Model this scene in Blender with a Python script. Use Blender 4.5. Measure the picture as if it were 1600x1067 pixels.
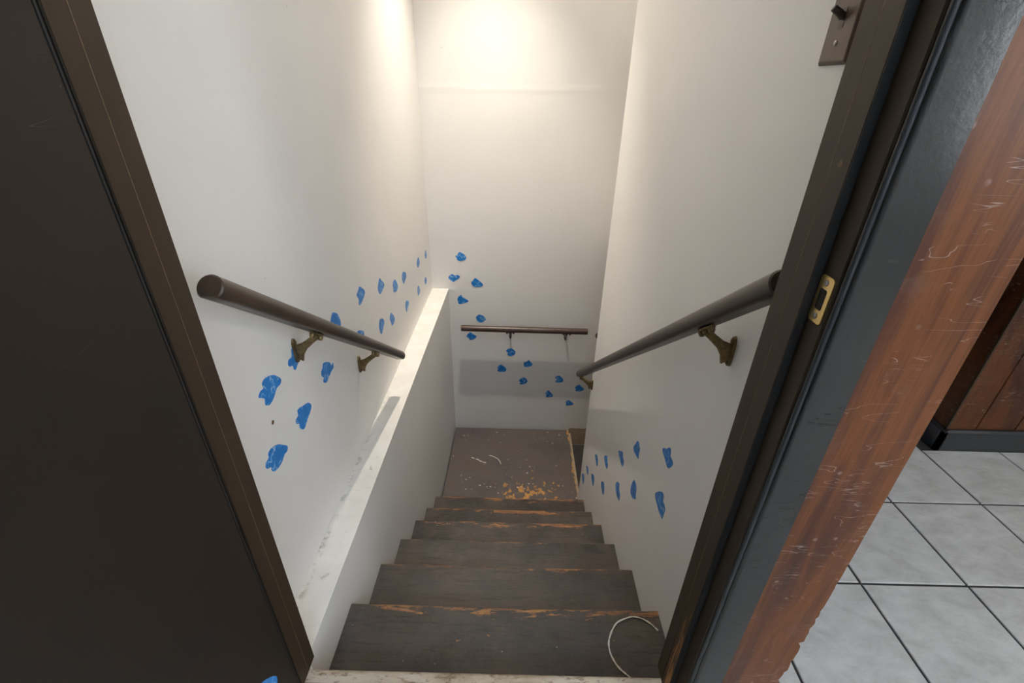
import bpy, bmesh, math, random
from mathutils import Vector, Matrix
random.seed(7)
for o in list(bpy.data.objects): bpy.data.objects.remove(o)
SC = bpy.context.scene
COL = SC.collection
# ------------------------------------------------------------------ camera
F, PITCH, YAW, ROLL, H = 721.47, 0.500374, -0.004062, 0.020699, 1.22
fw = Vector((math.sin(YAW)*math.cos(PITCH), math.cos(YAW)*math.cos(PITCH), -math.sin(PITCH)))
rt = Vector((math.cos(YAW), -math.sin(YAW), 0)); up = rt.cross(fw)
r2 = math.cos(ROLL)*rt + math.sin(ROLL)*up; u2 = -math.sin(ROLL)*rt + math.cos(ROLL)*up
cd = bpy.data.cameras.new('camera'); cam = bpy.data.objects.new('camera', cd); COL.objects.link(cam)
cd.sensor_width = 36; cd.lens = 36*F/1600; cd.clip_start = 0.02
cam.matrix_world = Matrix(((r2.x, u2.x, -fw.x, 0), (r2.y, u2.y, -fw.y, 0), (r2.z, u2.z, -fw.z, H), (0, 0, 0, 1)))
SC.camera = cam
# ------------------------------------------------------------------ light and exposure
SC.view_settings.view_transform = 'Standard'; SC.view_settings.look = 'None'
SC.view_settings.gamma = 1; SC.view_settings.use_curve_mapping = False
SC.view_settings.exposure = -0.12
BULB_COL, BULB_E, SPOT_W = (1.0, 0.89, 0.74), 380.0, 185.0          # stairwell bulb
TUBE_COL, TUBE_E = (0.58, 0.78, 1.0), 40.0           # fluorescent fixture in the room
FILL_COL, FILL_E = (1.0, 0.93, 0.84), 100.0  # fill lamp added for the tiles and veneer
SKY_COL, SKY_E = (0.90, 0.95, 1.0), 9.0              # daylight in the room window
W = bpy.data.worlds.new('world'); SC.world = W; W.use_nodes = True
bg = W.node_tree.nodes['Background']; bg.inputs[0].default_value = (*SKY_COL, 1); bg.inputs[1].default_value = SKY_E
# window opening: right wall of the room
WIN = dict(x=3.2, y0=-2.95, y1=-1.15, z0=0.9, z1=2.1)
pl = bpy.data.lights.new('window_portal', 'AREA'); pl.shape = 'RECTANGLE'; pl.size = WIN['z1']-WIN['z0']; pl.size_y = WIN['y1']-WIN['y0']
pl.cycles.is_portal = True
po = bpy.data.objects.new('window_portal', pl); COL.objects.link(po)
po.location = (WIN['x']+0.13, (WIN['y0']+WIN['y1'])/2, (WIN['z0']+WIN['z1'])/2); po.rotation_euler = (0, math.radians(90), 0)

# ------------------------------------------------------------------ materials
class NT:
    def __init__(s, name):
        s.m = bpy.data.materials.new(name); s.m.use_nodes = True
        s.n = s.m.node_tree.nodes; s.l = s.m.node_tree.links; s.b = s.n['Principled BSDF']
    def new(s, t, **kw):
        x = s.n.new(t)
        for k, v in kw.items(): setattr(x, k, v)
        return x
    def link(s, a, b): s.l.new(a, b)
    def pos(s): return s.new('ShaderNodeNewGeometry').outputs['Position']
    def obj(s): return s.new('ShaderNodeTexCoord').outputs['Object']
    def mapping(s, v, scale=(1, 1, 1), loc=(0, 0, 0), rot=(0, 0, 0)):
        m = s.new('ShaderNodeMapping'); s.link(v, m.inputs[0])
        m.inputs['Scale'].default_value = scale; m.inputs['Location'].default_value = loc; m.inputs['Rotation'].default_value = rot
        return m.outputs[0]
    def noise(s, v, scale, detail=4, rough=.55, dist=0):
        x = s.new('ShaderNodeTexNoise'); s.link(v, x.inputs['Vector']); x.inputs['Scale'].default_value = scale
        x.inputs['Detail'].default_value = detail; x.inputs['Roughness'].default_value = rough; x.inputs['Distortion'].default_value = dist
        return x.outputs[0]
    def voro(s, v, scale, feature='F1', rnd=1):
        x = s.new('ShaderNodeTexVoronoi', feature=feature); s.link(v, x.inputs['Vector']); x.inputs['Scale'].default_value = scale
        x.inputs['Randomness'].default_value = rnd
        return x.outputs['Distance']
    def ramp(s, f, stops):
        r = s.new('ShaderNodeValToRGB'); s.link(f, r.inputs[0]); e = r.color_ramp.elements
        while len(e) < len(stops): e.new(.5)
        for q, (p, c) in zip(e, stops):
            q.position = p; q.color = (*c, 1) if not isinstance(c, (int, float)) else (c, c, c, 1)
        return r.outputs[0]
    def math(s, op, a, b=0.0, c=0.0, clamp=False):
        x = s.new('ShaderNodeMath', operation=op, use_clamp=clamp)
        for i, v in enumerate((a, b, c)):
            if isinstance(v, (int, float)): x.inputs[i].default_value = v
            else: s.link(v, x.inputs[i])
        return x.outputs[0]
    def step(s, v, lo, hi):
        x = s.new('ShaderNodeMapRange', interpolation_type='SMOOTHSTEP'); s.link(v, x.inputs[0])
        x.inputs[1].default_value = lo; x.inputs[2].default_value = hi
        return x.outputs[0]
    def mix(s, f, a, b):
        x = s.new('ShaderNodeMix', data_type='RGBA')
        for i, v in ((0, f), (6, a), (7, b)):
            if isinstance(v, (int, float)): x.inputs[i].default_value = v
            elif isinstance(v, tuple): x.inputs[i].default_value = (*v, 1)
            else: s.link(v, x.inputs[i])
        return x.outputs[2]
    def sep(s, v):
        x = s.new('ShaderNodeSeparateXYZ'); s.link(v, x.inputs[0]); return x.outputs
    def bump(s, h, strength=.2, dist=.002):
        b = s.new('ShaderNodeBump'); s.link(h, b.inputs['Height']); b.inputs['Strength'].default_value = strength
        b.inputs['Distance'].default_value = dist; s.link(b.outputs[0], s.b.inputs['Normal'])
    def col(s, c):
        if isinstance(c, tuple): s.b.inputs['Base Color'].default_value = (*c, 1)
        else: s.link(c, s.b.inputs['Base Color'])
    def rough(s, r):
        if isinstance(r, (int, float)): s.b.inputs['Roughness'].default_value = r
        else: s.link(r, s.b.inputs['Roughness'])
    def set(s, k, v): s.b.inputs[k].default_value = v

def srgb(r, g, b):
    f = lambda c: (c/255/12.92 if c/255 <= .04045 else ((c/255+.055)/1.055)**2.4)
    return (f(r), f(g), f(b))

def plain(name, c, rough=.5, metal=0, var=.12, scale=40, bump=0):
    t = NT(name); p = t.pos(); n = t.noise(p, scale, 5)
    k = tuple(x*(1-var) for x in c); k2 = tuple(min(1, x*(1+var)) for x in c)
    t.col(t.ramp(n, [(.3, k), (.7, k2)])); t.rough(rough); t.set('Metallic', metal)
    if bump: t.bump(n, bump, .001)
    return t.m

def wall_paint(name, c, dirt=.0):
    t = NT(name); p = t.pos()
    a = t.noise(p, 2.2, 5, .6); b = t.noise(p, 260, 3, .6); cc = t.noise(p, 14, 6, .6, .6)
    base = t.ramp(a, [(.3, tuple(x*.955 for x in c)), (.7, c)])
    # sparse specks and scuffs
    v = t.voro(p, 9.0); sp = t.math('MULTIPLY', t.step(v, .035, .018), t.step(t.noise(p, 5, 2), .52, .6))
    base = t.mix(t.math('MULTIPLY', sp, .55), base, srgb(110, 100, 88))
    st = t.noise(t.mapping(p, (60, 60, 4)), 1, 4, .6); st = t.math('MULTIPLY', t.step(st, .70, .78), t.step(t.noise(p, 3, 2), .55, .68))
    base = t.mix(t.math('MULTIPLY', st, .28), base, srgb(120, 115, 108))
    t.col(base); t.rough(.42); t.set('Specular IOR Level', .35)
    h = t.math('ADD', t.math('MULTIPLY', b, .35), t.math('MULTIPLY', cc, 1.2)); t.bump(h, .10, .004)
    return t.m
M = {}
M['wall'] = wall_paint('white_wall_paint', (.80, .785, .765))
M['wall_grey'] = wall_paint('grey_white_wall_paint', (.78, .77, .75))
M['ceil'] = plain('ceiling_white', (.78, .77, .75), .7, 0, .04)

def ledge_mat():
    t = NT('ledge_paint'); p = t.pos(); x, y, z = t.sep(p)
    a = t.noise(p, 9, 6, .65); b = t.noise(p, 24, 6, .72)
    c = t.ramp(a, [(.3, (.72, .70, .66)), (.65, (.82, .80, .76))])
    near = t.step(y, 2.1, .75)
    edge = t.step(x, -.545, -.572)
    d = t.math('MULTIPLY', t.step(b, .60, .70), t.math('ADD', t.math('MULTIPLY', near, .30), .06))
    c = t.mix(d, c, srgb(110, 100, 92))
    d2 = t.math('MULTIPLY', t.math('MULTIPLY', edge, t.step(t.noise(p, 20, 5, .7), .47, .60)), t.math('ADD', t.math('MULTIPLY', near, .6), .05))
    c = t.mix(d2, c, srgb(80, 74, 68))
    lo = t.noise(t.mapping(p, (30, 12, 1), rot=(0, 0, .7)), 1, 4, .6)
    d3 = t.math('MULTIPLY', t.step(lo, .66, .72), t.math('MULTIPLY', near, .55)); c = t.mix(d3, c, srgb(90, 82, 78))
    t.col(c); t.rough(.55); t.bump(a, .15, .003); return t.m
M['ledge'] = ledge_mat()

def tread_mat(name, wear, patches):
    """worn dark brown-grey porch paint; object origin at the middle of the nosing, +y beyond it"""
    t = NT(name); p = t.pos(); o = t.obj(); x, y, z = t.sep(o)
    a = t.noise(p, 3.2, 6, .65); g = t.noise(t.mapping(p, (9, 120, 30)), 1, 6, .7, .5); f = t.noise(p, 180, 3, .7)
    base = t.ramp(a, [(.38, (.032, .029, .028)), (.49, (.060, .054, .052)), (.62, (.098, .083, .071))])
    scuff = t.step(t.noise(t.mapping(p, (4, 7, 4)), 1, 8, .75), .47, .57)
    base = t.mix(t.math('MULTIPLY', scuff, .55), base, (.072, .055, .042))
    base = t.mix(t.math('MULTIPLY', t.step(g, .50, .66), .55), base, (.018, .016, .015))
    dust = t.math('MULTIPLY', t.step(f, .54, .70), .22); base = t.mix(dust, base, (.20, .18, .165))
    # bare wood along the nosing
    e = t.noise(t.mapping(p, (7, 30, 7)), 1, 6, .72, .3)
    mid = t.math('SUBTRACT', 1.0, t.math('ABSOLUTE', t.math('MULTIPLY', t.math('SUBTRACT', x, .05), 2.0)), clamp=True)
    depth = t.math('MULTIPLY', t.step(e, .40, .71), t.math('MULTIPLY', t.math('ADD', t.math('MULTIPLY', mid, .7), .35), wear))
    ed = t.step(t.math('ADD', y, depth), -.004, .004)
    wood = t.ramp(t.noise(t.mapping(p, (14, 90, 20)), 1, 5, .65), [(.32, (.13, .065, .04)), (.48, (.26, .125, .065)), (.6, (.42, .20, .065)), (.75, (.16, .085, .055))])
    base = t.mix(ed, base, wood)
    ch = t.step(t.noise(t.mapping(p, (26, 60, 26), loc=(3.1, 1.7, 0)), 1, 4, .55), .735-.03*patches, .75-.03*patches)
    ch = t.math('MULTIPLY', ch, t.step(t.noise(p, 4.5, 2), .50, .58)); base = t.mix(ch, base, wood)
    # white paint spatter
    v = t.voro(p, 42); w = t.math('MULTIPLY', t.step(v, .10, .06), t.step(t.noise(p, 7, 3, .6), .56, .63)); base = t.mix(t.math('MULTIPLY', w, .8), base, (.62, .60, .56))
    t.col(base); t.rough(t.ramp(a, [(.3, .36), (.7, .55)])); t.set('Specular IOR Level', .28)
    t.bump(t.math('ADD', t.math('MULTIPLY', g, .7), f), .25, .0015); return t.m
M['tread'] = tread_mat('worn_stair_paint', .028, .4)
M['tread_worn'] = tread_mat('heavily_worn_stair_paint', .062, 1.2)
M['tread_plain'] = plain('dark_step_paint', (.050, .045, .043), .5, 0, .25, 12, .1)

def landing_mat():
    t = NT('landing_paint'); p = t.pos(); x, y, z = t.sep(p)
    a = t.noise(p, 3.0, 6, .6); f = t.noise(p, 150, 3, .7)
    base = t.ramp(a, [(.36, (.090, .075, .072)), (.52, (.120, .100, .095)), (.68, (.114, .090, .070))])
    base = t.mix(t.math('MULTIPLY', t.step(f, .56, .74), .15), base, (.22, .2, .18))
    wood = t.ramp(t.noise(t.mapping(p, (30, 14, 20)), 1, 5, .65), [(.3, (.42, .19, .05)), (.6, (.58, .30, .08)), (.8, (.30, .14, .06))])
    # orange bare patches near the right of the front edge and along the right edge
    dx = t.math('SUBTRACT', x, .14); dy = t.math('SUBTRACT', y, 2.30)
    r = t.math('SQRT', t.math('ADD', t.math('MULTIPLY', t.math('MULTIPLY', dx, dx), 1.0), t.math('MULTIPLY', t.math('MULTIPLY', dy, dy), 2.2)))
    near = t.step(r, .42, .04); n1 = t.noise(t.mapping(p, (1, .8, 1)), 26, 4, .6)
    base = t.mix(t.step(t.math('ADD', n1, t.math('MULTIPLY', near, .22)), .735, .755), base, wood)
    n2 = t.noise(p, 21, 4, .65); er = t.step(x, .425, .462)
    base = t.mix(t.step(t.math('ADD', n2, t.math('MULTIPLY', er, .30)), .76, .78), base, wood)
    v = t.voro(p, 24); w = t.math('MULTIPLY', t.step(v, .17, .09), t.step(t.noise(p, 5, 3, .6), .50, .60)); base = t.mix(t.math('MULTIPLY', w, .85), base, (.66, .64, .60))
    v = t.voro(t.mapping(p, loc=(4, 2, 1)), 60); w = t.math('MULTIPLY', t.step(v, .14, .08), t.step(t.noise(p, 4, 3, .6), .50, .62)); base = t.mix(t.math('MULTIPLY', w, .7), base, (.6, .58, .55))
    t.col(base); t.rough(.5); t.bump(f, .15, .001); return t.m
M['landing'] = landing_mat()

def frame_mat():
    """dark brown woodwork paint, rubbed to bare wood low on the latch-side jamb"""
    t = NT('dark_brown_woodwork_paint'); p = t.pos(); x, y, z = t.sep(p)
    a = t.noise(p, 5, 5); g = t.noise(t.mapping(p, (220, 220, 9)), 1, 5, .7)
    base = t.ramp(a, [(.3, (.032, .0195, .0100)), (.7, (.046, .0285, .0145))])
    base = t.mix(t.math('MULTIPLY', g, .3), base, (.026, .019, .013))
    wg = t.noise(t.mapping(p, (330, 330, 11)), 1, 5, .7, .2)
    lim = t.math('MULTIPLY', t.step(z, .46, .06), t.step(t.math('ABSOLUTE', t.math('SUBTRACT', y, .557)), .022, .004))
    lim = t.math('MULTIPLY', lim, t.step(x, .2, .3))
    w = t.step(t.math('ADD', t.math('MULTIPLY', lim, .22), wg), .66, .70)
    base = t.mix(t.math('MULTIPLY', w, t.step(lim, .02, .1)), base, t.ramp(wg, [(.4, (.30, .13, .035)), (.7, (.40, .20, .07))]))
    t.col(base); t.rough(.48); t.set('Specular IOR Level', .3); t.bump(g, .22, .0012); return t.m
M['frame'] = frame_mat()

def leaf_mat():
    t = NT('dark_brown_door_paint'); p = t.pos(); x, y, z = t.sep(p)
    a = t.noise(p, 4, 5); f = t.noise(p, 400, 2, .6)
    base = t.ramp(a, [(.3, (.0135, .0090, .0062)), (.7, (.0195, .0130, .0088))])
    # long light scratches running up and away
    q = t.mapping(p, (1, 3.2, 40), rot=(.62, 0, 0)); s = t.noise(q, 1.0, 2, .4)
    k = t.math('MULTIPLY', t.step(t.math('ABSOLUTE', t.math('SUBTRACT', s, .56)), .0035, .0), t.step(t.noise(p, 6, 2), .55, .66))
    base = t.mix(t.math('MULTIPLY', k, .22), base, (.22, .19, .16))
    q = t.voro(t.mapping(p, (1, 1, 1)), 22); k = t.math('MULTIPLY', t.step(q, .035, .015), t.step(t.noise(p, 7, 2), .56, .62)); base = t.mix(k, base, (.16, .10, .055))
    t.col(base); t.rough(.5); t.set('Specular IOR Level', .35); t.bump(f, .06, .0006); return t.m
M['leaf'] = leaf_mat()

def casing_mat():
    t = NT('dark_grey_casing_paint'); p = t.pos(); x, y, z = t.sep(p)
    a = t.noise(p, 7, 5); b = t.noise(p, 130, 4, .6); g = t.noise(p, 22, 4)
    base = t.ramp(a, [(.3, (.018, .0170, .0158)), (.7, (.025, .0235, .0220))])
    ch = t.noise(t.mapping(p, (22, 22, 120), loc=(1.3, 0, 4.2)), 1, 5, .6, .4)
    band = t.math('MULTIPLY', t.step(z, .92, .80), t.step(z, .02, .2))
    right = t.math('ADD', .35, t.math('MULTIPLY', t.math('ABSOLUTE', t.math('SUBTRACT', x, .403)), 20.0), clamp=True)
    k = t.math('MULTIPLY', t.step(ch, .625, .635), t.math('MULTIPLY', band, right))
    base = t.mix(k, base, (.002, .002, .002))
    sc = t.noise(t.mapping(p, (16, 16, 50), rot=(0, .5, 0)), 1, 5, .7); base = t.mix(t.math('MULTIPLY', t.step(sc, .64, .72), .14), base, (.13, .13, .13))
    t.col(base); t.rough(t.ramp(g, [(.3, .16), (.7, .24)])); t.set('Specular IOR Level', .42)
    t.bump(t.math('ADD', b, t.math('MULTIPLY', g, .5)), .28, .0012); return t.m
M['casing'] = casing_mat()

def veneer_mat(name='red_brown_wood_veneer', dark=1.0, sx=1.0):
    t = NT(name); p = t.pos(); x, y, z = t.sep(p)
    bands = t.noise(t.mapping(p, (17*sx, 17*sx, 1.4)), 1, 6, .62, .9)
    fine = t.noise(t.mapping(p, (420*sx, 420*sx, 9)), 1, 5, .7)
    c = t.ramp(bands, [(.28, (.036*dark, .011*dark, .007*dark)), (.42, (.095*dark, .027*dark, .010*dark)), (.54, (.195*dark, .060*dark, .013*dark)), (.63, (.130*dark, .036*dark, .010*dark)), (.78, (.058*dark, .018*dark, .009*dark))])
    c = t.mix(t.math('MULTIPLY', t.step(fine, .45, .7), .35), c, (.045*dark, .017*dark, .010*dark))
    # pale scratches, mostly sideways
    for i, (sc, rot, w, th) in enumerate((((9, 9, 62), .10, .0035, .52), ((14, 14, 38), -.55, .003, .56), ((8, 8, 90), .35, .004, .58))):
        s = t.noise(t.mapping(p, sc, loc=(i*3.3, 0, i*1.7), rot=(0, rot, 0)), 1.0, 2, .45)
        k = t.math('MULTIPLY', t.step(t.math('ABSOLUTE', t.math('SUBTRACT', s, .5)), w*2.2, w*.5), t.step(t.noise(t.mapping(p, loc=(i*2.1, 0, 0)), 13, 3, .6), th, th+.10))
        c = t.mix(t.math('MULTIPLY', k, .5), c, (.42, .34, .30))
    v = t.voro(p, 30); k = t.math('MULTIPLY', t.step(v, .16, .07), t.step(t.noise(p, 9, 3), .55, .63)); c = t.mix(t.math('MULTIPLY', k, .40), c, (.40, .30, .28))
    cl = t.noise(p, 11, 5, .7); c = t.mix(t.math('MULTIPLY', t.step(cl, .55, .75), .22), c, (.20, .13, .11))
    t.col(c); t.rough(.36); t.set('Specular IOR Level', .28); t.bump(fine, .12, .0008); return t.m
M['veneer'] = veneer_mat('red_brown_wood_veneer', .82)
M['plank'] = veneer_mat('hall_panel_wood', .5, .35)

def tile_mat():
    t = NT('grey_ceramic_tile'); p = t.pos()
    a = t.noise(t.mapping(p, (1, 1.7, 1)), 9, 8, .72, .35); b = t.noise(t.mapping(p, (30, 62, 30)), 1, 6, .7, .3)
    c = t.ramp(a, [(.36, (.44, .43, .41)), (.5, (.53, .52, .50)), (.64, (.60, .59, .565))])
    c = t.mix(t.math('MULTIPLY', t.step(b, .52, .72), .22), c, (.33, .32, .30))
    t.col(c); t.rough(t.ramp(b, [(.3, .34), (.7, .5)])); t.bump(t.math('ADD', a, b), .22, .002); return t.m
M['tile'] = tile_mat()
M['grout'] = plain('dark_grout', (.030, .028, .026), .8)
M['base'] = plain('black_baseboard_paint', (.022, .023, .026), .35, 0, .15, 60, .1)
M['rail'] = plain('dark_brown_handrail', (.040, .024, .015), .36, 0, .25, 30, .05)
M['railback'] = plain('brown_handrail', (.060, .034, .026), .33, 0, .2, 30, .05)
M['brass_old'] = plain('aged_brass', (.17, .122, .055), .40, .75, .45, 90, .3)
M['brass'] = plain('bright_brass', (.80, .58, .24), .30, 1, .06, 60)
M['steel'] = plain('dull_steel', (.30, .29, .28), .38, 1, .2, 60)
M['black'] = plain('black_void', (.006, .005, .004), .7)
M['seam'] = plain('worn_seam_tan', (.17, .125, .075), .6, 0, .3, 120)
M['weather'] = plain('black_weatherstrip', (.010, .010, .011), .6, 0, .3, 300, .6)
M['switch'] = plain('brown_switch_plastic', (.090, .056, .034), .38, 0, .05)
M['switch_dark'] = plain('dark_brown_switch_plastic', (.030, .018, .012), .28, 0, .05)
M['tan'] = plain('tan_skirt_paint', (.42, .33, .23), .55, 0, .15, 20)
M['plaster'] = plain('pink_plaster', (.42, .33, .27), .9, 0, .25, 90, .5)
M['white'] = plain('white_string', (.62, .58, .50), .5, 0, .12, 200)
M['enamel'] = plain('white_enamel', (.8, .79, .76), .35, 0, .03)
def thr_mat():
    t = NT('dirty_cream_threshold'); p = t.pos(); a = t.noise(t.mapping(p, (6, 20, 20)), 1, 6, .7); b = t.noise(t.mapping(p, (26, 60, 60)), 1, 6, .75)
    c = t.ramp(a, [(.35, (.34, .26, .18)), (.55, (.52, .45, .36)), (.7, (.58, .53, .45))]); c = t.mix(t.math('MULTIPLY', t.step(b, .52, .62), .8), c, (.16, .095, .05))
    t.col(c); t.rough(.5); t.bump(b, .3, .001); return t.m
M['threshold'] = thr_mat()
M['sill'] = plain('worn_brown_sill', (.13, .065, .03), .5, 0, .5, 40, .2)
def blue_mat():
    t = NT('blue_paw_paint'); p = t.pos(); s = t.noise(t.mapping(p, (26, 44, 44), rot=(.6, .4, .3)), 1, 2, .4, .3)
    a = t.noise(p, 30, 4)
    c = t.ramp(a, [(.3, (.006, .17, .56)), (.7, (.012, .24, .68))])
    c = t.mix(t.math('MULTIPLY', t.step(t.math('ABSOLUTE', t.math('SUBTRACT', s, .5)), .040, .020), t.math('MULTIPLY', t.step(t.noise(p, 30, 2), .47, .53), .8)), c, (.36, .56, .80))
    t.col(c); t.rough(.35); t.bump(s, .25, .001); return t.m
M['blue'] = blue_mat()
def emit(name, c, e):
    t = NT(name); t.col((.8, .8, .8)); t.set('Emission Color', (*c, 1)); t.set('Emission Strength', e); return t.m
M['bulb'] = emit('lit_bulb', BULB_COL, BULB_E)
M['tube'] = emit('lit_diffuser', TUBE_COL, TUBE_E)
M['fill_lamp'] = emit('lit_fill_globe', FILL_COL, FILL_E)
def glass():
    t = NT('window_glass'); t.col((1, 1, 1)); t.rough(0); t.set('Transmission Weight', 1); t.set('IOR', 1.02); return t.m
M['glass'] = glass()

# ------------------------------------------------------------------ builders
def tag(o, label=None, cat=None, group=None, kind=None):
    for k, v in (('label', label), ('category', cat), ('group', group), ('kind', kind)):
        if v: o[k] = v
    return o
def place(o, parent):
    if parent is not None:
        o.parent = parent; o.location = Vector(o.location) - Vector(parent['org'])
    return o
def empty(name, loc, parent=None):
    o = bpy.data.objects.new(name, None); COL.objects.link(o); o.empty_display_size = .1
    o.location = loc; o['org'] = list(loc); return place(o, parent)
def from_bm(name, bm, m, parent=None, org=None, smooth=False):
    if org is None:
        lo = Vector((1e9,)*3); hi = Vector((-1e9,)*3)
        for v in bm.verts:
            for i in range(3): lo[i] = min(lo[i], v.co[i]); hi[i] = max(hi[i], v.co[i])
        org = Vector(((lo.x+hi.x)/2, (lo.y+hi.y)/2, lo.z))
    org = Vector(org)
    bmesh.ops.recalc_face_normals(bm, faces=bm.faces)
    for v in bm.verts: v.co -= org
    me = bpy.data.meshes.new(name); bm.to_mesh(me); bm.free()
    if smooth:
        for f in me.polygons: f.use_smooth = True
        if smooth != True: me.set_sharp_from_angle(angle=math.radians(smooth))
    me.materials.append(M[m] if isinstance(m, str) else m)
    o = bpy.data.objects.new(name, me); COL.objects.link(o); o.location = org; o['org'] = list(org)
    return place(o, parent)
def bm_box(bm, x0, x1, y0, y1, z0, z1, bev=0, seg=1):
    vs = [bm.verts.new(c) for c in ((x0,y0,z0),(x1,y0,z0),(x1,y1,z0),(x0,y1,z0),(x0,y0,z1),(x1,y0,z1),(x1,y1,z1),(x0,y1,z1))]
    fs = [bm.faces.new([vs[i] for i in q]) for q in ((0,3,2,1),(4,5,6,7),(0,1,5,4),(1,2,6,5),(2,3,7,6),(3,0,4,7))]
    if bev: bmesh.ops.bevel(bm, geom=list({e for f in fs for e in f.edges}), offset=bev, segments=seg, affect='EDGES', profile=.5)
    return fs
def box(name, x0, x1, y0, y1, z0, z1, m, parent=None, bev=0, seg=1, org=None):
    bm = bmesh.new(); bm_box(bm, x0, x1, y0, y1, z0, z1, bev, seg); return from_bm(name, bm, m, parent, org)
def bm_prism(bm, poly, axis, a, b):
    """poly: 2-D outline, extruded along axis 0/1/2 from a to b"""
    def P(q, t): c = list(q); c.insert(axis, t); return c
    A = [bm.verts.new(P(q, a)) for q in poly]; B = [bm.verts.new(P(q, b)) for q in poly]
    n = len(poly); bm.faces.new(A); bm.faces.new(B[::-1])
    for i in range(n): bm.faces.new((A[i], A[(i+1) % n], B[(i+1) % n], B[i]))
def prism(name, poly, axis, a, b, m, parent=None, org=None, smooth=False):
    bm = bmesh.new(); bm_prism(bm, poly, axis, a, b); return from_bm(name, bm, m, parent, org, smooth)
def bm_lathe(bm, prof, origin, axis, seg=20):
    """prof: (radius, height) pairs along axis"""
    ax = Vector(axis).normalized(); s = ax.orthogonal().normalized(); t = ax.cross(s); O = Vector(origin)
    rings = []
    for r, h in prof:
        if r < 1e-6: rings.append([bm.verts.new(O+ax*h)])
        else: rings.append([bm.verts.new(O+ax*h+(s*math.cos(2*math.pi*i/seg)+t*math.sin(2*math.pi*i/seg))*r) for i in range(seg)])
    for a, b in zip(rings, rings[1:]):
        for i in range(seg):
            j = (i+1) % seg
            q = [a[i % len(a)], a[j % len(a)], b[j % len(b)], b[i % len(b)]]
            q = list(dict.fromkeys(q))
            if len(q) > 2: bm.faces.new(q)
    for r in (rings[0], rings[-1]):
        if len(r) > 2: bm.faces.new(r)
def lathe(name, prof, origin, axis, m, parent=None, seg=20, smooth=40):
    bm = bmesh.new(); bm_lathe(bm, prof, origin, axis, seg); return from_bm(name, bm, m, parent, origin, smooth)
def bm_sweep(bm, pts, prof, upv=Vector((0, 0, 1)), caps=True):
    """sweep profile (side, up) along points; prof may be a list per point"""
    pts = [Vector(p) for p in pts]; rings = []
    for i, p in enumerate(pts):
        d = (pts[min(i+1, len(pts)-1)]-pts[max(i-1, 0)]).normalized()
        s = d.cross(upv); s = s.normalized() if s.length > 1e-5 else Vector((1, 0, 0)); n = s.cross(d)
        pr = prof[i] if isinstance(prof[0], list) else prof
        rings.append([bm.verts.new(p+s*a+n*b) for a, b in pr])
    k = len(rings[0])
    for a, b in zip(rings, rings[1:]):
        for i in range(k): bm.faces.new((a[i], a[(i+1) % k], b[(i+1) % k], b[i]))
    if caps: bm.faces.new(rings[0]); bm.faces.new(rings[-1][::-1])
def circ(r, n=8): return [(r*math.cos(2*math.pi*i/n), r*math.sin(2*math.pi*i/n)) for i in range(n)]
def catmull(poly, sub=3):
    n = len(poly); out = []
    for i in range(n):
        p0, p1, p2, p3 = (Vector(poly[(i+k) % n]) for k in (-1, 0, 1, 2))
        for j in range(sub):
            t = j/sub
            out.append(tuple(.5*((2*p1)+(p2-p0)*t+(2*p0-5*p1+4*p2-p3)*t*t+(3*p1-p0-3*p2+p3)*t**3)))
    return out

# ================================================================== structure
RISE, RUN = .1723, .2445
XL, XR, YB, LZ = -.57, .46, 2.972, -1.206          # stairwell left / right / back wall planes, landing height
YF, YS = .507, .612                                  # doorway wall: room face, stair face
def hx(y): return -.482+.024*(y-.62)/2.35            # inner face of the low wall on the left
CZ = 2.62                                            # stairwell ceiling
def S(o): o['kind'] = 'structure'; return o

# back wall with two shallow board joints
bm = bmesh.new()
bm_prism(bm, [(YB+.12, -3.0), (YB, -3.0), (YB, -.012), (YB+.0006, .004), (YB+.0006, 1.19), (YB-.0003, 1.214), (YB-.0003, 1.224), (YB+.0006, 1.25), (YB+.0006, CZ), (YB+.12, CZ)], 0, XL, 2.4)
wall_back = S(from_bm('wall_back', bm, 'wall'))
wall_left = S(box('wall_left', XL-.12, XL, YS, YB+.12, -3.1, CZ, 'wall'))
# low wall in front of it, topped by a ledge level with the upper floor
bm = bmesh.new()
q = [(XL, YS), (hx(YS), YS), (hx(YB), YB), (XL, YB)]
bm_prism(bm, q, 2, -1.6, -.008); wall_low = S(from_bm('wall_left_lower', bm, 'wall_grey'))
bm = bmesh.new(); bm_prism(bm, [(XL, YS), (hx(YS)+.0005, YS), (hx(YB)+.0005, YB), (XL, YB)], 2, -.008, 0)
ledge = from_bm('ledge', bm, 'ledge', wall_low); ledge['label'] = 'white scuffed ledge capping the low wall'
wall_right = S(box('wall_right', XR, .568, YS, 2.25, -3.0, CZ, 'wall'))
# lower flight enclosure, to the right beyond the landing
S(box('wall_lower_flight', .70, .80, 2.25, YB, .35, CZ, 'wall'))
S(box('wall_lower_side', .568, 2.4, 2.15, 2.25, -3.0, CZ, 'wall'))
S(box('wall_lower_end', 2.4, 2.5, 2.15, YB+.12, -3.0, .45, 'wall'))
S(box('ceiling_lower_flight', .80, 2.4, 2.25, YB, .35, .45, 'ceil'))
S(box('floor_lower', XL, 2.4, .56, YB, -3.1, -3.0, 'sill'))
S(box('wall_sky_block', XL-.12, .58, .40, .56, -3.1, -.25, 'wall'))  # unseen wall added to stop sky light leaking in under the floor
S(box('ceiling_stairwell', XL-.12, .80, YS, YB+.12, CZ, CZ+.1, 'ceil'))
# doorway wall
wf = S(box('wall_doorway_side', -2.0, -.515, YF, YS, 0, 2.44, 'wall'))
S(box('wall_doorway_header', -.515, .402, YF, YS, 2.065, 2.44, 'wall'))
stub = S(box('wall_doorway_stub', .402, .566, YF+.006, YS, 0, 2.44, 'plaster'))
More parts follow.
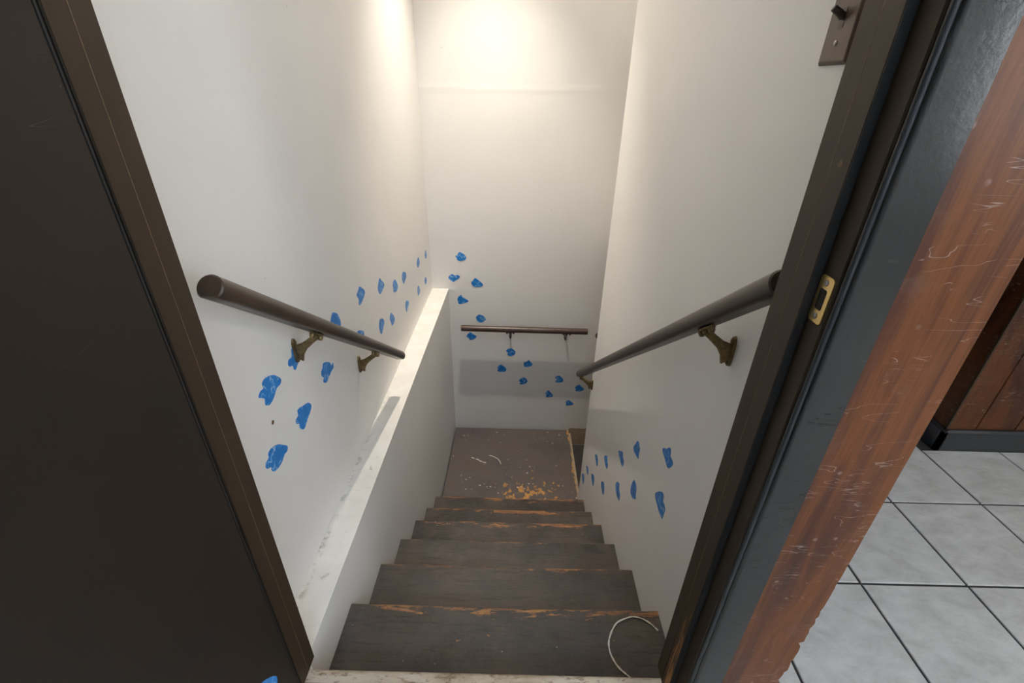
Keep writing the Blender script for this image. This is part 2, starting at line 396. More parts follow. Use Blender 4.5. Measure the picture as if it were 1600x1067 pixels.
# wood veneer on the stub, its outer edge chipped low down
bm = bmesh.new(); edge = []
z = 0.0
while z < 2.44:
    k = max(0, 1-z/.55); j = random.random()
    chip = (.009*j*j+ .003*random.random())*k
    if k > .2 and random.random() < .12: chip += .012*random.random()
    edge.append((.568-chip-.0004*random.random(), z)); z += .006+.010*random.random() if z < .62 else .09
edge.append((.568, 2.44))
bm_prism(bm, [(.402, 0)]+edge+[(.402, 2.44)], 1, YF-.001, YF+.006)
vp = from_bm('wood_panel', bm, 'veneer', stub); vp['label'] = 'scratched red-brown wood veneer with a chipped edge'
S(box('wall_hall_left', .566, .58, YS, 2.15, 0, 2.44, 'plank'))
# room shell
S(box('wall_room_left', -2.12, -2.0, -3.0, YS, 0, 2.44, 'wall'))
S(box('wall_room_back', -2.12, 3.32, -3.12, -3.0, 0, 2.44, 'wall'))
wr = WIN
bm = bmesh.new()
bm_box(bm, 3.2, 3.32, -3.0, wr['y0'], 0, 2.44); bm_box(bm, 3.2, 3.32, wr['y1'], 1.43, 0, 2.44)
bm_box(bm, 3.2, 3.32, wr['y0'], wr['y1'], 0, wr['z0']); bm_box(bm, 3.2, 3.32, wr['y0'], wr['y1'], wr['z1'], 2.44)
S(from_bm('wall_room_right', bm, 'wall'))
S(box('wall_hall_end', .58, 3.32, 2.14, 2.15, 0, 2.44, 'plank'))
S(box('ceiling', -2.12, 3.32, -3.12, YF, 2.44, 2.54, 'ceil'))
S(box('ceiling_hall', .402, 3.32, YF, 2.25, 2.44, 2.54, 'ceil'))
win = S(empty('window_1', (wr['x']+.06, (wr['y0']+wr['y1'])/2, wr['z0'])))
for a in ((wr['y0'], wr['y0']+.05, wr['z0'], wr['z1']), (wr['y1']-.05, wr['y1'], wr['z0'], wr['z1']), (wr['y0']+.05, wr['y1']-.05, wr['z0'], wr['z0']+.05), (wr['y0']+.05, wr['y1']-.05, wr['z1']-.05, wr['z1']), (-2.07, -2.03, wr['z0']+.05, wr['z1']-.05)):
    box('window_frame', 3.23, 3.29, *a, 'enamel', win, .004)
for a in ((wr['y0']+.05, -2.07), (-2.03, wr['y1']-.05)):
    box('pane', 3.258, 3.262, *a, wr['z0']+.05, wr['z1']-.05, 'glass', win)

# panelled wall across the hall, on the right
PX, PY = 1.682, 1.430
hall = S(box('wall_hall', PX+.012, 3.2, PY+.012, 2.14, 0, 2.44, 'black'))
xs = [PX+.004, 1.796, 1.946, 2.05, 2.21, 2.33, 2.47, 2.60, 2.73, 2.90, 3.02, 3.2]
for a, b in zip(xs, xs[1:]): box('panel_plank', a+.002, b-.002, PY, PY+.012, .0, 2.44, 'plank', hall, .0015)
ys = [PY+.002, 1.56, 1.71, 1.83, 1.98, 2.14]
for a, b in zip(ys, ys[1:]): box('panel_plank', PX, PX+.012, a+.002, b-.002, .0, 2.44, 'plank', hall, .0015)
box('corner_trim', PX-.004, PX+.004, PY-.004, PY+.004, .0, 2.44, 'frame', hall, .001)
bb = S(empty('baseboard_hall', (PX, PY, 0)))
prism('board', [(PY-.016, 0), (PY-.0005, 0), (PY-.0005, .097), (PY-.010, .097), (PY-.016, .088)], 0, PX-.016, 3.2, 'base', bb)
prism('board', [(PX-.016, 0), (PX-.0005, 0), (PX-.0005, .097), (PX-.010, .097), (PX-.016, .088)], 1, PY-.016, 2.14, 'base', bb)

# tiled floor: dark grout bed, one object per tile
bm = bmesh.new()
bm_box(bm, -2.0, 3.2, -3.0, YF, -.25, -.004); bm_box(bm, .568, 3.2, YF, 2.14, -.25, -.004)
floor = S(from_bm('floor', bm, 'grout', org=(0, 0, 0)))
T, OX, OY = .305, 1.31197, .83983
G = .0036
def tile_mesh(x0, x1, y0, y1):
    bm = bmesh.new(); bm_box(bm, x0, x1, y0, y1, -.004, 0); 
    e = [e for e in bm.edges if all(abs(v.co.z) < 1e-6 for v in e.verts)]
    bmesh.ops.bevel(bm, geom=e, offset=.0016, segments=1, affect='EDGES')
    me = bpy.data.meshes.new('tile'); bm.to_mesh(me); bm.free(); me.materials.append(M['tile']); return me
full = tile_mesh(-T/2+G, T/2-G, -T/2+G, T/2-G)
for i in range(-11, 8):
    for j in range(-13, 6):
        x0, x1, y0, y1 = OX+i*T, OX+(i+1)*T, OY+j*T, OY+(j+1)*T
        cx, cy = (x0+x1)/2, (y0+y1)/2
        if y0 >= 2.14 or x1 <= -2.0 or x0 >= 3.2: continue
        cxa, cxb, cya, cyb = -2.0, 3.2, -3.0, 2.14
        if cy > YF: cxa = .58
        if y1 > YF and cy <= YF and x0 < .58: cyb = YF-.002
        if x1 > PX and y1 > PY-.016 and cx > PX-.016: cyb = min(cyb, PY-.016)
        X0, X1, Y0, Y1 = max(x0+G, cxa), min(x1-G, cxb), max(y0+G, cya), min(y1-G, cyb)
        if X1-X0 < .02 or Y1-Y0 < .02: continue
        whole = abs((X1-X0)-(T-2*G)) < 1e-6 and abs((Y1-Y0)-(T-2*G)) < 1e-6
        me = full if whole else tile_mesh(X0-cx, X1-cx, Y0-cy, Y1-cy)
        o = bpy.data.objects.new('tile', me); COL.objects.link(o); o.parent = floor; o.location = (cx, cy, random.uniform(-.0003, .0003))

# ------------------------------------------------------------------ door frame (trim_1) and door leaf (door_1)
JL, JR, JT = -.468, .367, 2.03
tr = S(empty('trim_1', ((JL+JR)/2, YS, 0)))
def rebate(sx):          # outline in x,y for a rebated jamb; sx=+1 right, -1 left
    X = JR if sx > 0 else JL
    f = lambda d: X+sx*d
    return [(f(0), .547), (f(0), .5785), (f(0)+sx*.0012, .5785), (f(0)+sx*.0012, .5795), (f(0), .5795), (f(0), YS), (f(.035), YS), (f(.035), YF+.004), (f(.014), YF+.004), (f(.012), YF+.006), (f(.012), .547)]
for sx in (1, -1):
    pr = rebate(sx); bm = bmesh.new(); bm_prism(bm, pr, 2, 0, JT+.03)
    jb = from_bm('jamb', bm, 'frame', tr)
    X = JR if sx > 0 else JL
    # pale worn line where the jamb meets its extension
    box('worn_seam', min(X-sx*.0002, X+sx*.0008), max(X-sx*.0002, X+sx*.0008), .5787, .5793, .30 if sx > 0 else .0, JT, 'seam', jb)
    bm = bmesh.new(); bm_box(bm, min(X+sx*.0005, X+sx*.0115), max(X+sx*.0005, X+sx*.0115), .5445, .5469, .03, JT-.01)
    from_bm('rebate_shade', bm, 'black', jb)  # black strip standing in for the shade on the rebate's near face
box('jamb_head', JL, JR, YF+.004, YS, JT, JT+.03, 'frame', tr, .001)
# casings on the room face (flat board with a rounded inner edge)
def casing(x0, x1, inner):
    r = .006; ya, yb = .495, YF-.001
    arc = [(r-r*math.sin(a), r-r*math.cos(a)) for a in [math.pi/2*k/5 for k in range(6)]]   # from front to side
    if inner < 0: poly = [(x1, yb), (x1, ya)]+[(x0+a, ya+b) for a, b in arc]+[(x0, yb)]
    else: poly = [(x0, yb), (x0, ya)]+[(x1-a, ya+b) for a, b in arc]+[(x1, yb)]
    return prism('casing', poly, 2, 0, 2.10, 'casing', tr, smooth=30)
casing(.3825, .437, -1); casing(-.54, -.4835, 1)
box('casing_head', -.4835, .3825, .495, YF-.001, JT+.018, 2.10, 'casing', tr, .003)
# quirk bead between jamb and casing
bm = bmesh.new(); bm_sweep(bm, [(.3815, .5035, 0), (.3815, .5035, JT)], circ(.0042, 10), Vector((0, 1, 0))); from_bm('bead', bm, 'base', tr, smooth=50)
# brass strike plate on the latch jamb
sp_o = (.379, .5295, .999)
bm = bmesh.new()
def rrect(w, h, r, n=5):
    out = []
    for cx, cy, a0 in ((w/2-r, h/2-r, 0), (-w/2+r, h/2-r, 90), (-w/2+r, -h/2+r, 180), (w/2-r, -h/2+r, 270)):
        for k in range(n+1):
            a = math.radians(a0+90*k/n); out.append((cx+r*math.cos(a), cy+r*math.sin(a)))
    return out
outer, inner = rrect(.026, .060, .005), rrect(.015, .027, .003)
inner = [(a+.001, b) for a, b in inner]
rings = []
for poly, x in ((outer, 0), (outer, -.0016), (inner, -.0016), (inner, 0)):
    rings.append([bm.verts.new((sp_o[0]+x, sp_o[1]+a, sp_o[2]+b)) for a, b in poly])
for a, b in zip(rings, rings[1:]+rings[:1]):
    for i in range(len(a)): bm.faces.new((a[i], a[(i+1) % len(a)], b[(i+1) % len(b)], b[i]))
sp = from_bm('strike_plate', bm, 'brass', tr); sp['label'] = 'brass strike plate'
prism('latch_hole', [(sp_o[1]+a, sp_o[2]+b) for a, b in inner], 0, .3783, .3789, 'black', sp)
for dz in (.0215, -.0215):
    s = lathe('screw', [(.0040, 0), (.0040, .0006), (.003, .0013), (0, .0013)], (.3774, sp_o[1], sp_o[2]+dz), (-1, 0, 0), 'steel', sp, 16)
# rusty nail hole in the jamb
lathe('nail_hole', [(.0045, 0), (.0038, .0008), (.0015, .0010), (0, .0004)], (.367, .562, 1.152), (-1, 0, 0), 'sill', tr, 12)

door = S(empty('door_1', (-.458, .10, 0)))
DX0, DX1, DY0, DY1 = -.478, -.438, -.325, .503
leaf = box('door_leaf', DX0, DX1, DY0, DY1, .012, 2.02, 'leaf', door, .0015)
leaf['label'] = 'dark brown flush door leaf standing open'
bm = bmesh.new(); bm_box(bm, DX1-.004, DX1+.0004, DY1+.0003, DY1+.0028, .012, 2.02)
from_bm('edge_seal', bm, 'weather', door)
for z in (.25, 1.05, 1.80):
    lathe('hinge', [(.006, 0), (.006, .088), (.0035, .09), (.0035, .096), (0, .097)], (-.4885, .4945, z), (0, 0, 1), 'brass_old', door, 12)
for sx, x in ((1, DX1), (-1, DX0)):
    lathe('door_knob', [(.032, 0), (.030, .006), (.014, .010), (.011, .030), (.022, .040), (.027, .052), (.022, .064), (0, .068)], (x, DY0+.065, .99), (sx, 0, 0), 'brass', door, 20)

# threshold nosing and brown sill strip in the doorway
thr = S(empty('trim_2', (-.05, .58, 0)))
arc = [(.575+.013*math.cos(a), -.013+.013*math.sin(a)) for a in [math.radians(-90+18*k) for k in range(11)]]
prism('threshold_nosing', [(.556, -.026)]+arc+[(.556, 0)], 0, JL-.006, JR+.006, 'threshold', thr, smooth=35)
box('sill_strip', JL+.0, JR-.0, YF, .556, -.03, -.001, 'sill', thr, .001)
S(box('floor_doorway', -.515, .402, YF, .562, -.25, -.03, 'sill'))

# ================================================================== stairs
st = empty('staircase', (0, .62, -1.3)); tag(st, 'dark painted wooden stairs with worn orange nosings descending to the landing', 'staircase')
TH = .032
nos = [.853, 1.112, 1.357, 1.603, 1.833, 2.077]
def tread(k, y0, y1, z, m):
    """tread board with rounded nosing at y1; slight unevenness from wear"""
    bm = bmesh.new(); xl0, xl1 = hx(y0)+.001, hx(y1)+.001; xr = XR-.0005; N = 26
    r = .008; prof = [(y0, z-TH), (y0, z), (y0+.12, z)]
    prof += [(y1-r+r*math.sin(a), z-r+r*math.cos(a)) for a in [math.radians(15*i) for i in range(7)]]
    prof += [(y1, z-TH+r)]+[(y1-r+r*math.cos(a), z-TH+r-r*math.sin(a)) for a in [math.radians(30*i) for i in range(1, 4)]]
    rows = []
    for i in range(N+1):
        t = i/N; row = []
        dent = .0022*math.exp(-((t-.55)/.2)**2)+.0012*random.random()
        for (y, zz) in prof:
            f = (y-y0)/(y1-y0); xl = xl0+(xl1-xl0)*f
            g = max(0, (f-.8)/.2)
            row.append(bm.verts.new((xl+(xr-xl)*t, y-dent*g, zz-dent*.5*g)))
        rows.append(row)
    n = len(prof)
    for a, b in zip(rows, rows[1:]):
        for i in range(n): bm.faces.new((a[i], a[(i+1) % n], b[(i+1) % n], b[i]))
    bm.faces.new(rows[0]); bm.faces.new(rows[-1][::-1])
    return from_bm('tread', bm, m, st, (0, y1, z), 35)
ry = [.580]+[y-.024 for y in nos]
for k in range(6):
    z = -RISE*(k+1)
    tread(k, ry[k]+.0006, nos[k], z, 'tread_worn' if k in (0, 3, 4, 5) else 'tread')
for k in range(7):
    zt = -RISE*k-(TH+.0005 if k else .031); zb = -RISE*(k+1)+.0005
    y = ry[k]; bm = bmesh.new()
    bm_prism(bm, [(hx(y)+.001, y-.018), (XR-.0005, y-.018), (XR-.0005, y), (hx(y)+.001, y)], 2, zb, zt)
    from_bm('riser', bm, 'tread', st)
LY0, LY1 = ry[6]+.0006, YB-.012
bm = bmesh.new(); bm_prism(bm, [(hx(LY0)+.006, LY0), (XR-.0005, LY0), (XR-.0005, LY1), (hx(LY1)+.008, LY1)], 2, LZ-.035, LZ)
bmesh.ops.bevel(bm, geom=[e for e in bm.edges if all(abs(v.co.z-LZ) < 1e-5 for v in e.verts)], offset=.004, segments=2, affect='EDGES')
land = from_bm('landing', bm, 'landing', st); land['label'] = 'paint-spattered landing board'
st2 = empty('staircase', (1.2, 2.6, -2.3)); tag(st2, 'lower flight of dark steps turning right off the landing, behind the wall end', 'staircase')
for k in range(7):
    z = LZ-.16*(k+1); x0 = .4665+.25*k
    box('tread', x0+.0, x0+.27, 2.252, YB-.004, z-.03, z, 'tread_plain', st2, .004)
    box('riser', x0, x0+.016, 2.252, YB-.004, z+.0005, z+(.118 if k == 0 else .128), 'tan', st2)
prism('skirt_board', [(XR+.006, LZ+.010), (.72, LZ+.010), (2.3, LZ-1.0), (2.3, LZ-1.12), (.716, LZ-.158), (XR+.006, LZ-.158)], 1, YB-.0032, YB-.0004, 'tan', st2)

# ================================================================== handrails
def rail_profile(r=.0225, flat=.0165, n=28):
    out = []
    for i in range(n):
        a = 2*math.pi*i/n; out.append((r*math.cos(a), max(-flat, r*math.sin(a))))
    return out
def bm_rail(bm, a, b, r=.0225):
    a, b = Vector(a), Vector(b); d = (b-a).normalized(); P = rail_profile(r); c = .0025
    s = [(x*(1-c/r), y*(1-c/r)) for x, y in P]
    bm_sweep(bm, [a, a+d*c, a+d*.05, b-d*.05, b-d*c, b], [s, P, P, P, P, s])
def bracket(parent, wall, n, rail_c, d, m='brass_old', s=1.0):
    """wall: point on the wall (plate centre); n: wall normal; rail_c: rail centre above the saddle; d: rail direction"""
    wall, n, rc, d = Vector(wall), Vector(n), Vector(rail_c), Vector(d).normalized()
    side = Vector((0, 0, 1)).cross(n).normalized()
    upn = d.cross(n); upn = upn if upn.z > 0 else -upn
    sad = rc-upn*.0165                      # underside of the rail
    # wall plate: slim plate with a round lobe at each end
    bm = bmesh.new(); pl = []
    for i in range(24):
        a = 2*math.pi*i/24; lobe = math.sin(a)
        pl.append((.0125*math.cos(a)*(1-.25*(1-abs(lobe))), .036*lobe))
    A = [bm.verts.new(wall+side*u+Vector((0, 0, v))+n*.0003) for u, v in pl]; B = [bm.verts.new(wall+side*u*.9+Vector((0, 0, v*.96))+n*.006) for u, v in pl]
    bm.faces.new(A); bm.faces.new(B[::-1])
    for i in range(24): bm.faces.new((A[i], A[(i+1) % 24], B[(i+1) % 24], B[i]))
    # arm: broad web at the wall running out and up to the saddle
    e = sad-upn*.010
    w0 = wall-Vector((0, 0, .008))
    pts = [w0+n*.003, w0.lerp(e, .22), w0.lerp(e, .45), w0.lerp(e, .8), e, e+(e-w0)*.06]
    h = [.028, .017, .0105, .0085, .0085, .006]; w = [.0075, .007, .0062, .006, .007, .005]
    prof = [[(w[i]*math.cos(2*math.pi*k/10), h[i]*math.sin(2*math.pi*k/10)) for k in range(10)] for i in range(6)]
    bm_sweep(bm, pts, prof)
    # saddle under the rail, with rounded ends
    sp_ = [(-.031, .005), (-.025, .0085), (-.010, .0105), (.010, .0105), (.025, .0085), (.031, .005)]
    bm_sweep(bm, [sad-upn*.0042+d*t for t, _ in sp_], [[(q*math.cos(2*math.pi*k/10), .0042*math.sin(2*math.pi*k/10)) for k in range(10)] for _, q in sp_], upn)
    br = from_bm('bracket', bm, m, parent, wall, 50)
    for dz in (.024, -.026):
        lathe('screw', [(.0058, 0), (.0055, .0018), (.003, .0035), (0, .0038)], wall+Vector((0, 0, dz))+n*.006, n, m, br, 12)
    for t in (-.024, .024):
        lathe('screw', [(.0072, 0), (.0070, .004), (.0045, .0095), (0, .0105)], sad-upn*.0075+d*t, -upn, m, br, 12)
    return br
def handrail(a, b, label, m='rail'):
    h = empty('handrail', ((Vector(a)+Vector(b))/2)); tag(h, label, 'handrail', 'stair handrails')
    bm = bmesh.new(); bm_rail(bm, a, b); from_bm('rail', bm, m, h, Vector(a), 38); return h
La, Lb = Vector((-.497, .694, .928)), Vector((-.497, 1.745, .182)); dl = (Lb-La).normalized()
hl = handrail(La, Lb, 'dark brown sloping handrail on the left wall above the white ledge')
for y, zw in ((1.035, .612), (1.448, .318)):
    t = (y-La.y)/dl.y; bracket(hl, (XL, y, zw), (1, 0, 0), La+dl*t, dl)
Ra, Rb = Vector((.388, .628, .981)), Vector((.388, 2.262, -.221)); dr = (Rb-Ra).normalized()
hr = handrail(Ra, Rb, 'long dark brown sloping handrail on the right wall, running behind the door jamb')
for y, zw in ((.847, .745), (2.215, -.262)):
    t = (y-Ra.y)/dr.y; bracket(hr, (XR, y, zw), (-1, 0, 0), Ra+dr*t, dr)
hb = handrail((-.372, 2.900, -.268), (.520, 2.900, -.274), 'short level brown handrail on the back wall above the landing', 'railback')
for x in (-.025, .375): bracket(hb, (x, YB, -.345), (0, -1, 0), (x, 2.900, -.271), (1, 0, 0), 'rail')
hd = handrail((.588, 2.905, -.300), (2.0, 2.905, -1.28), 'handrail of the lower flight, only its rounded tip showing past the right wall', 'railback')
for x in (.9, 1.7): bracket(hd, (x, YB, -.30-(x-.588)*.694-.09), (0, -1, 0), (x, 2.905, -.30-(x-.588)*.694), (1.412, 0, -.98), 'rail')

# ================================================================== light switch
sw = empty('light_switch', (XR, .796, 1.259)); tag(sw, 'brown plastic light switch plate on the right wall beside the door jamb', 'light switch')
Y0, Y1, Z0, Z1 = .761, .831, 1.259, 1.374
bm = bmesh.new()
rg = []
for inset, x in ((0, 0), (0, -.0015), (.004, -.0055), (.0055, -.006)):
    rg.append([bm.verts.new((XR-.0003+x, a, b)) for a, b in ((Y0+inset, Z0+inset), (Y1-inset, Z0+inset), (Y1-inset, Z1-inset), (Y0+inset, Z1-inset))])
for a, b in zip(rg, rg[1:]):
    for i in range(4): bm.faces.new((a[i], a[(i+1) % 4], b[(i+1) % 4], b[i]))
bm.faces.new(rg[0]); bm.faces.new(rg[-1])
plate = from_bm('plate', bm, 'switch', sw)
c = (.796, 1.3165); XP = XR-.0063
bm = bmesh.new(); bm_box(bm, XP-.0006, XP, c[0]-.0055, c[0]+.0055, c[1]-.0125, c[1]+.0125, .0002); from_bm('toggle_slot', bm, 'switch_dark', sw)
bm = bmesh.new()
bm_sweep(bm, [(XP-.0006, c[0], c[1]+.001), (XP-.008, c[0], c[1]+.006), (XP-.017, c[0], c[1]+.011), (XP-.018, c[0], c[1]+.0115)], [[(a*k, b*k) for a, b in rrect(.009, .010, .002, 2)] for k in (1, .9, .8, .55)])
from_bm('toggle', bm, 'switch_dark', sw, smooth=40)
for dz in (.030, -.030): lathe('screw', [(.0036, 0), (.0034, .0008), (.002, .0017), (0, .0018)], (XP, c[0], c[1]+dz), (-1, 0, 0), 'steel', sw, 12)

# ================================================================== lamps
BX, BY = -.15, 2.475
lamp = empty('ceiling_lamp', (BX, BY, CZ-.20)); tag(lamp, 'reflector bulb in a white ceiling holder above the landing', 'lamp')
lathe('lamp_holder', [(.055, 0), (.055, -.012), (.035, -.03), (.026, -.06), (.022, -.065)], (BX, BY, CZ-.0005), (0, 0, 1), 'enamel', lamp, 24)
lathe('bulb', [(.0135, -.066), (.016, -.085), (.026, -.105), (.0305, -.125), (.029, -.145), (.020, -.163), (.008, -.171), (0, -.172)], (BX, BY, CZ), (0, 0, 1), 'bulb', lamp, 24)
sl = bpy.data.lights.new('bulb_beam', 'SPOT'); sl.energy = SPOT_W; sl.color = BULB_COL; sl.spot_size = math.radians(76); sl.spot_blend = 1.0; sl.shadow_soft_size = .02
so = bpy.data.objects.new('bulb_beam', sl); COL.objects.link(so); so.parent = lamp; so.location = (0, 0, .018)
fx = empty('ceiling_light', (.60, -1.40, 2.36)); tag(fx, 'fluorescent ceiling light with white diffuser in the room', 'ceiling light')
box('housing', -.02, 1.22, -1.55, -1.25, 2.415, 2.4395, 'enamel', fx, .004)
box('diffuser', 0, 1.20, -1.53, -1.27, 2.375, 2.4145, 'tube', fx, .012, 3)
f2 = empty('ceiling_light', (2.0, -.55, 2.3)); tag(f2, 'added round fill light brightening the tiled floor and wood panel', 'ceiling light')  # unseen lamp, added to brighten the floor tiles and the veneer
lathe('lamp_base', [(.11, 0), (.11, -.02), (.09, -.03)], (2.0, -.55, 2.4395), (0, 0, 1), 'enamel', f2, 28)
lathe('globe', [(.085, -.031), (.12, -.06), (.13, -.09), (.11, -.125), (.06, -.145), (0, -.15)], (2.0, -.55, 2.44), (0, 0, 1), 'fill_lamp', f2, 28)

# ================================================================== small things
def strand(name, pts, r, label, cat, m='white', kink=.0008):
    bm = bmesh.new(); P = [Vector(p) for p in pts]; out = []
    for i in range(len(P)-1):
        p0, p1, p2, p3 = P[max(i-1, 0)], P[i], P[i+1], P[min(i+2, len(P)-1)]
        for j in range(5):
            t = j/5; out.append(.5*((2*p1)+(p2-p0)*t+(2*p0-5*p1+4*p2-p3)*t*t+(3*p1-p0-3*p2+p3)*t**3))
    out.append(P[-1])
    pr = []
    for i in range(len(out)):
        k = .75+.5*random.random(); pr.append([(a*k*1.15, b*.8) for a, b in circ(r, 6)])
    bm_sweep(bm, out, pr); return tag(from_bm(name, bm, m, None, None, 60), label, cat)
loop = [(.345, .655), (.332, .667), (.308, .689), (.294, .718), (.291, .743), (.297, .766), (.312, .792), (.329, .811), (.356, .823), (.381, .828), (.408, .822), (.428, .808), (.444, .79)]
strand('string_loop', [(x, y, -RISE+.0030+(.002 if i in (4, 9) else 0)) for i, (x, y) in enumerate(loop)], .0021, 'frayed white string lying in an open loop on the top step', 'string')
strand('string_scrap', [(x, y, LZ+.0028) for x, y in ((-.164, 2.639), (-.127, 2.623), (-.092, 2.594), (-.072, 2.548))], .0028, 'short curved scrap of white string on the landing', 'string')
bm = bmesh.new()
for x, y, l, a in ((-.284, 2.608, .016, -.4), (-.250, 2.595, .014, -.3), (-.225, 2.577, .02, -.5), (-.195, 2.564, .014, -.2)):
    p = [(x+l*math.cos(t)*math.cos(a)-.005*math.sin(t)*math.sin(a), y+l*math.cos(t)*math.sin(a)+.005*math.sin(t)*math.cos(a)) for t in [2*math.pi*i/12 for i in range(12)]]
    bm_prism(bm, p, 2, LZ+.0002, LZ+.0010)
o = from_bm('paint_smear', bm, 'white', st); o['label'] = 'white paint smear on the landing'
# nail hole in the left wall
lathe('nail_hole', [(.006, 0), (.005, .0007), (.002, .0009), (0, .0003)], (XL, .866, .512), (1, 0, 0), 'sill', wall_left, 9)

# ------------------------------------------------------------------ blue painted paw prints on the walls and door
PAWS_L = [
   [(0.869,0.624),(0.886,0.626),(0.916,0.614),(0.935,0.596),(0.943,0.583),(0.934,0.575),(0.916,0.576),(0.897,0.564),(0.877,0.559),(0.864,0.563),(0.857,0.571),(0.861,0.584),(0.849,0.595),(0.841,0.602),(0.851,0.61),(0.867,0.61),(0.866,0.618)],
   [(0.981,0.463),(1.011,0.453),(1.039,0.443),(1.054,0.425),(1.045,0.413),(1.02,0.403),(0.993,0.391),(0.977,0.4),(0.969,0.412),(0.973,0.422),(0.959,0.433),(0.962,0.444),(0.977,0.447)],
   [(0.816,0.46),(0.835,0.461),(0.86,0.449),(0.88,0.43),(0.895,0.413),(0.889,0.402),(0.874,0.404),(0.857,0.396),(0.837,0.395),(0.818,0.401),(0.81,0.413),(0.812,0.421),(0.798,0.429),(0.794,0.438),(0.799,0.447),(0.814,0.449)],
   [(1.177,0.488),(1.209,0.473),(1.222,0.46),(1.224,0.45),(1.24,0.451),(1.238,0.435),(1.216,0.433),(1.192,0.426),(1.175,0.422),(1.159,0.429),(1.153,0.439),(1.162,0.446),(1.151,0.457),(1.153,0.473),(1.167,0.478)],
   [(1.022,0.626),(1.04,0.623),(1.052,0.598),(1.077,0.593),(1.075,0.582),(1.057,0.576),(1.041,0.575),(1.021,0.565),(1.011,0.569),(1.009,0.583),(0.995,0.588),(0.99,0.598),(0.998,0.607),(1.015,0.607)],
   [(1.3,0.594),(1.315,0.591),(1.342,0.572),(1.348,0.557),(1.354,0.541),(1.345,0.526),(1.309,0.522),(1.286,0.547),(1.277,0.572)],
   [(1.567,0.577),(1.595,0.561),(1.621,0.539),(1.615,0.526),(1.585,0.515),(1.548,0.511),(1.54,0.523),(1.548,0.535),(1.532,0.555),(1.537,0.562),(1.552,0.565)],
   [(1.487,0.436),(1.544,0.406),(1.54,0.386),(1.513,0.38),(1.483,0.404)],
   [(1.821,0.513),(1.846,0.492),(1.874,0.468),(1.872,0.455),(1.834,0.449),(1.803,0.448),(1.784,0.474),(1.792,0.492)],
   [(2.047,0.421),(2.082,0.391),(2.092,0.367),(2.067,0.355),(2.012,0.371),(2.014,0.389),(2.01,0.41)],
   [(2.22,0.395),(2.268,0.374),(2.275,0.347),(2.242,0.341),(2.21,0.335),(2.188,0.37),(2.196,0.39)],
   [(2.593,0.349),(2.625,0.318),(2.616,0.297),(2.57,0.292),(2.546,0.324)],
   [(2.826,0.319),(2.856,0.274),(2.817,0.263),(2.79,0.296)],
   [(2.536,0.195),(2.576,0.148),(2.52,0.136),(2.504,0.175)],
   [(2.763,0.163),(2.797,0.127),(2.751,0.116),(2.724,0.149)],
   [(2.245,0.227),(2.28,0.2),(2.246,0.184),(2.21,0.174),(2.197,0.209),(2.211,0.231)],
   [(1.759,0.352),(1.805,0.33),(1.807,0.306),(1.779,0.291),(1.752,0.283),(1.738,0.304),(1.735,0.332)],
   [(1.929,0.302),(1.975,0.257),(1.966,0.237),(1.92,0.239),(1.911,0.259),(1.899,0.287)],
]
PAWS_B = [
   [(-0.401,0.234),(-0.387,0.247),(-0.374,0.263),(-0.355,0.255),(-0.34,0.245),(-0.329,0.226),(-0.341,0.209),(-0.37,0.2),(-0.389,0.208),(-0.392,0.221)],
   [(-0.456,0.083),(-0.432,0.107),(-0.41,0.098),(-0.39,0.102),(-0.377,0.089),(-0.388,0.074),(-0.404,0.064),(-0.425,0.051),(-0.441,0.063)],
   [(-0.299,0.052),(-0.286,0.066),(-0.273,0.083),(-0.25,0.067),(-0.234,0.054),(-0.219,0.036),(-0.231,0.022),(-0.254,0.018),(-0.277,0.017),(-0.292,0.031)],
   [(-0.398,-0.068),(-0.375,-0.044),(-0.359,-0.064),(-0.322,-0.088),(-0.351,-0.107),(-0.388,-0.113),(-0.397,-0.097)],
   [(-0.273,-0.214),(-0.251,-0.192),(-0.223,-0.201),(-0.202,-0.223),(-0.214,-0.244),(-0.241,-0.255),(-0.262,-0.244),(-0.268,-0.229)],
   [(-0.345,-0.367),(-0.319,-0.334),(-0.299,-0.35),(-0.273,-0.365),(-0.282,-0.385),(-0.317,-0.398),(-0.331,-0.382)],
   [(-0.056,-0.482),(-0.025,-0.461),(-0.001,-0.471),(0.016,-0.495),(0.003,-0.52),(-0.021,-0.53),(-0.045,-0.518),(-0.04,-0.5)],
   [(-0.12,-0.628),(-0.096,-0.606),(-0.071,-0.62),(-0.052,-0.639),(-0.057,-0.665),(-0.093,-0.669),(-0.117,-0.663),(-0.112,-0.643)],
   [(0.08,-0.584),(0.102,-0.574),(0.115,-0.56),(0.134,-0.579),(0.146,-0.598),(0.125,-0.618),(0.092,-0.62),(0.082,-0.609)],
   [(0.046,-0.744),(0.079,-0.715),(0.107,-0.732),(0.112,-0.755),(0.092,-0.775),(0.053,-0.78),(0.058,-0.76)],
   [(0.322,-0.71),(0.35,-0.691),(0.376,-0.711),(0.388,-0.734),(0.379,-0.751),(0.335,-0.755),(0.328,-0.739),(0.341,-0.726)],
   [(0.257,-0.855),(0.275,-0.831),(0.296,-0.847),(0.319,-0.884),(0.276,-0.896),(0.261,-0.886),(0.266,-0.872)],
   [(0.482,-0.798),(0.511,-0.769),(0.532,-0.787),(0.553,-0.81),(0.53,-0.831),(0.488,-0.828),(0.492,-0.811)],
   [(0.419,-0.937),(0.442,-0.919),(0.466,-0.935),(0.484,-0.956),(0.46,-0.967),(0.423,-0.968),(0.427,-0.954)],
]
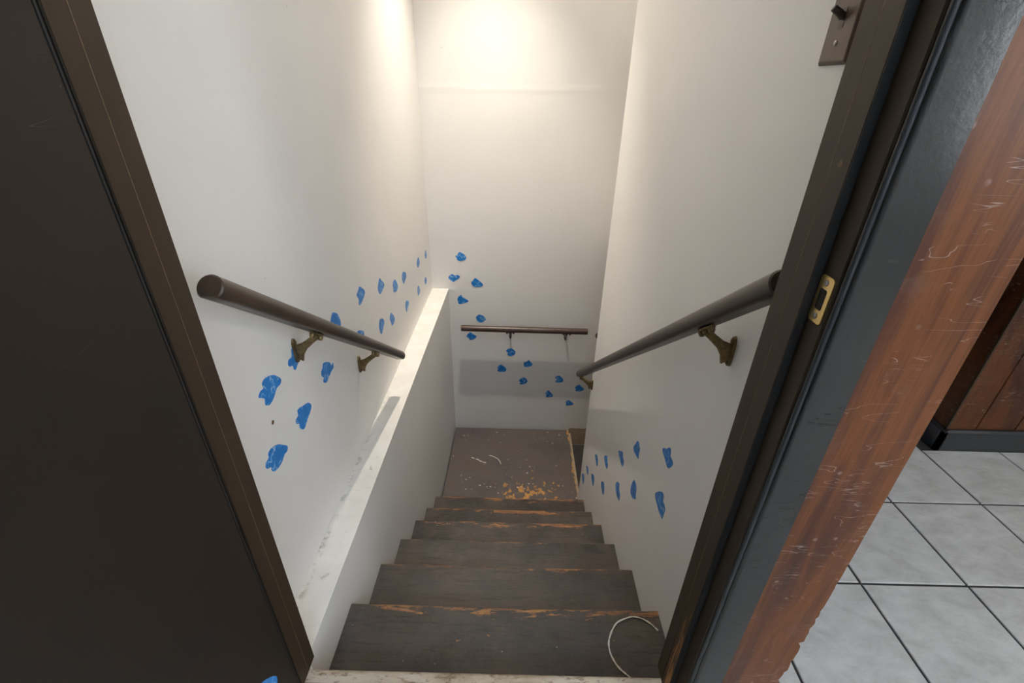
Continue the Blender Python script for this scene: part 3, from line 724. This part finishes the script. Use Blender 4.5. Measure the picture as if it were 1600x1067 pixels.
PAWS_R = [
   [(1.08,0.271),(1.065,0.287),(1.051,0.295),(1.039,0.312),(1.025,0.319),(1.018,0.308),(1.017,0.299),(0.998,0.3),(0.989,0.295),(0.995,0.279),(1.007,0.262),(1.021,0.254),(1.048,0.26),(1.069,0.262)],
   [(1.059,0.103),(1.047,0.124),(1.026,0.148),(1.009,0.161),(0.997,0.158),(0.994,0.142),(0.977,0.142),(0.966,0.135),(0.969,0.119),(0.972,0.09),(1.002,0.087),(1.031,0.09),(1.049,0.093)],
   [(1.34,0.047),(1.322,0.078),(1.309,0.103),(1.289,0.113),(1.281,0.104),(1.269,0.101),(1.269,0.076),(1.266,0.056),(1.3,0.046),(1.327,0.039)],
   [(1.268,-0.049),(1.242,-0.042),(1.225,-0.052),(1.221,-0.075),(1.216,-0.093),(1.251,-0.121),(1.278,-0.122),(1.284,-0.095)],
   [(1.515,-0.129),(1.46,-0.086),(1.444,-0.098),(1.422,-0.102),(1.427,-0.137),(1.466,-0.143),(1.496,-0.141)],
   [(1.46,-0.254),(1.429,-0.235),(1.419,-0.255),(1.395,-0.261),(1.395,-0.299),(1.444,-0.309),(1.476,-0.293)],
   [(1.732,-0.361),(1.68,-0.31),(1.665,-0.325),(1.644,-0.333),(1.651,-0.366),(1.695,-0.376)],
   [(1.696,-0.492),(1.664,-0.47),(1.642,-0.49),(1.644,-0.532),(1.69,-0.54),(1.72,-0.527)],
   [(1.928,-0.529),(1.881,-0.488),(1.84,-0.501),(1.85,-0.54),(1.894,-0.539)],
   [(1.95,-0.695),(1.886,-0.644),(1.866,-0.671),(1.872,-0.707),(1.914,-0.713)],
   [(2.111,-0.786),(2.058,-0.745),(2.032,-0.764),(2.043,-0.793),(2.081,-0.797)],
   [(2.205,-0.946),(2.144,-0.889),(2.123,-0.918),(2.134,-0.964),(2.179,-0.967)],
]
PAWS_D = [
   [(0.424,0.277),(0.439,0.265),(0.457,0.238),(0.459,0.223),(0.452,0.213),(0.441,0.205),(0.424,0.235)],
]

def paws(data, axis, plane, sign, parent, where):
    for poly in data:
        q = catmull(poly, 3); bm = bmesh.new()
        bm_prism(bm, q, axis, plane+sign*.0002, plane+sign*.0010)
        o = from_bm('paw_print', bm, 'blue', parent); o['label'] = 'blue painted paw print on the '+where
paws(PAWS_L, 0, XL, 1, wall_left, 'left wall')
paws(PAWS_B, 1, YB-.0005, -1, wall_back, 'back wall')
paws(PAWS_R, 0, XR, -1, wall_right, 'right wall')
paws(PAWS_D, 0, DX1, 1, door, 'open door')
for o in bpy.data.objects:
    if 'org' in o: del o['org']
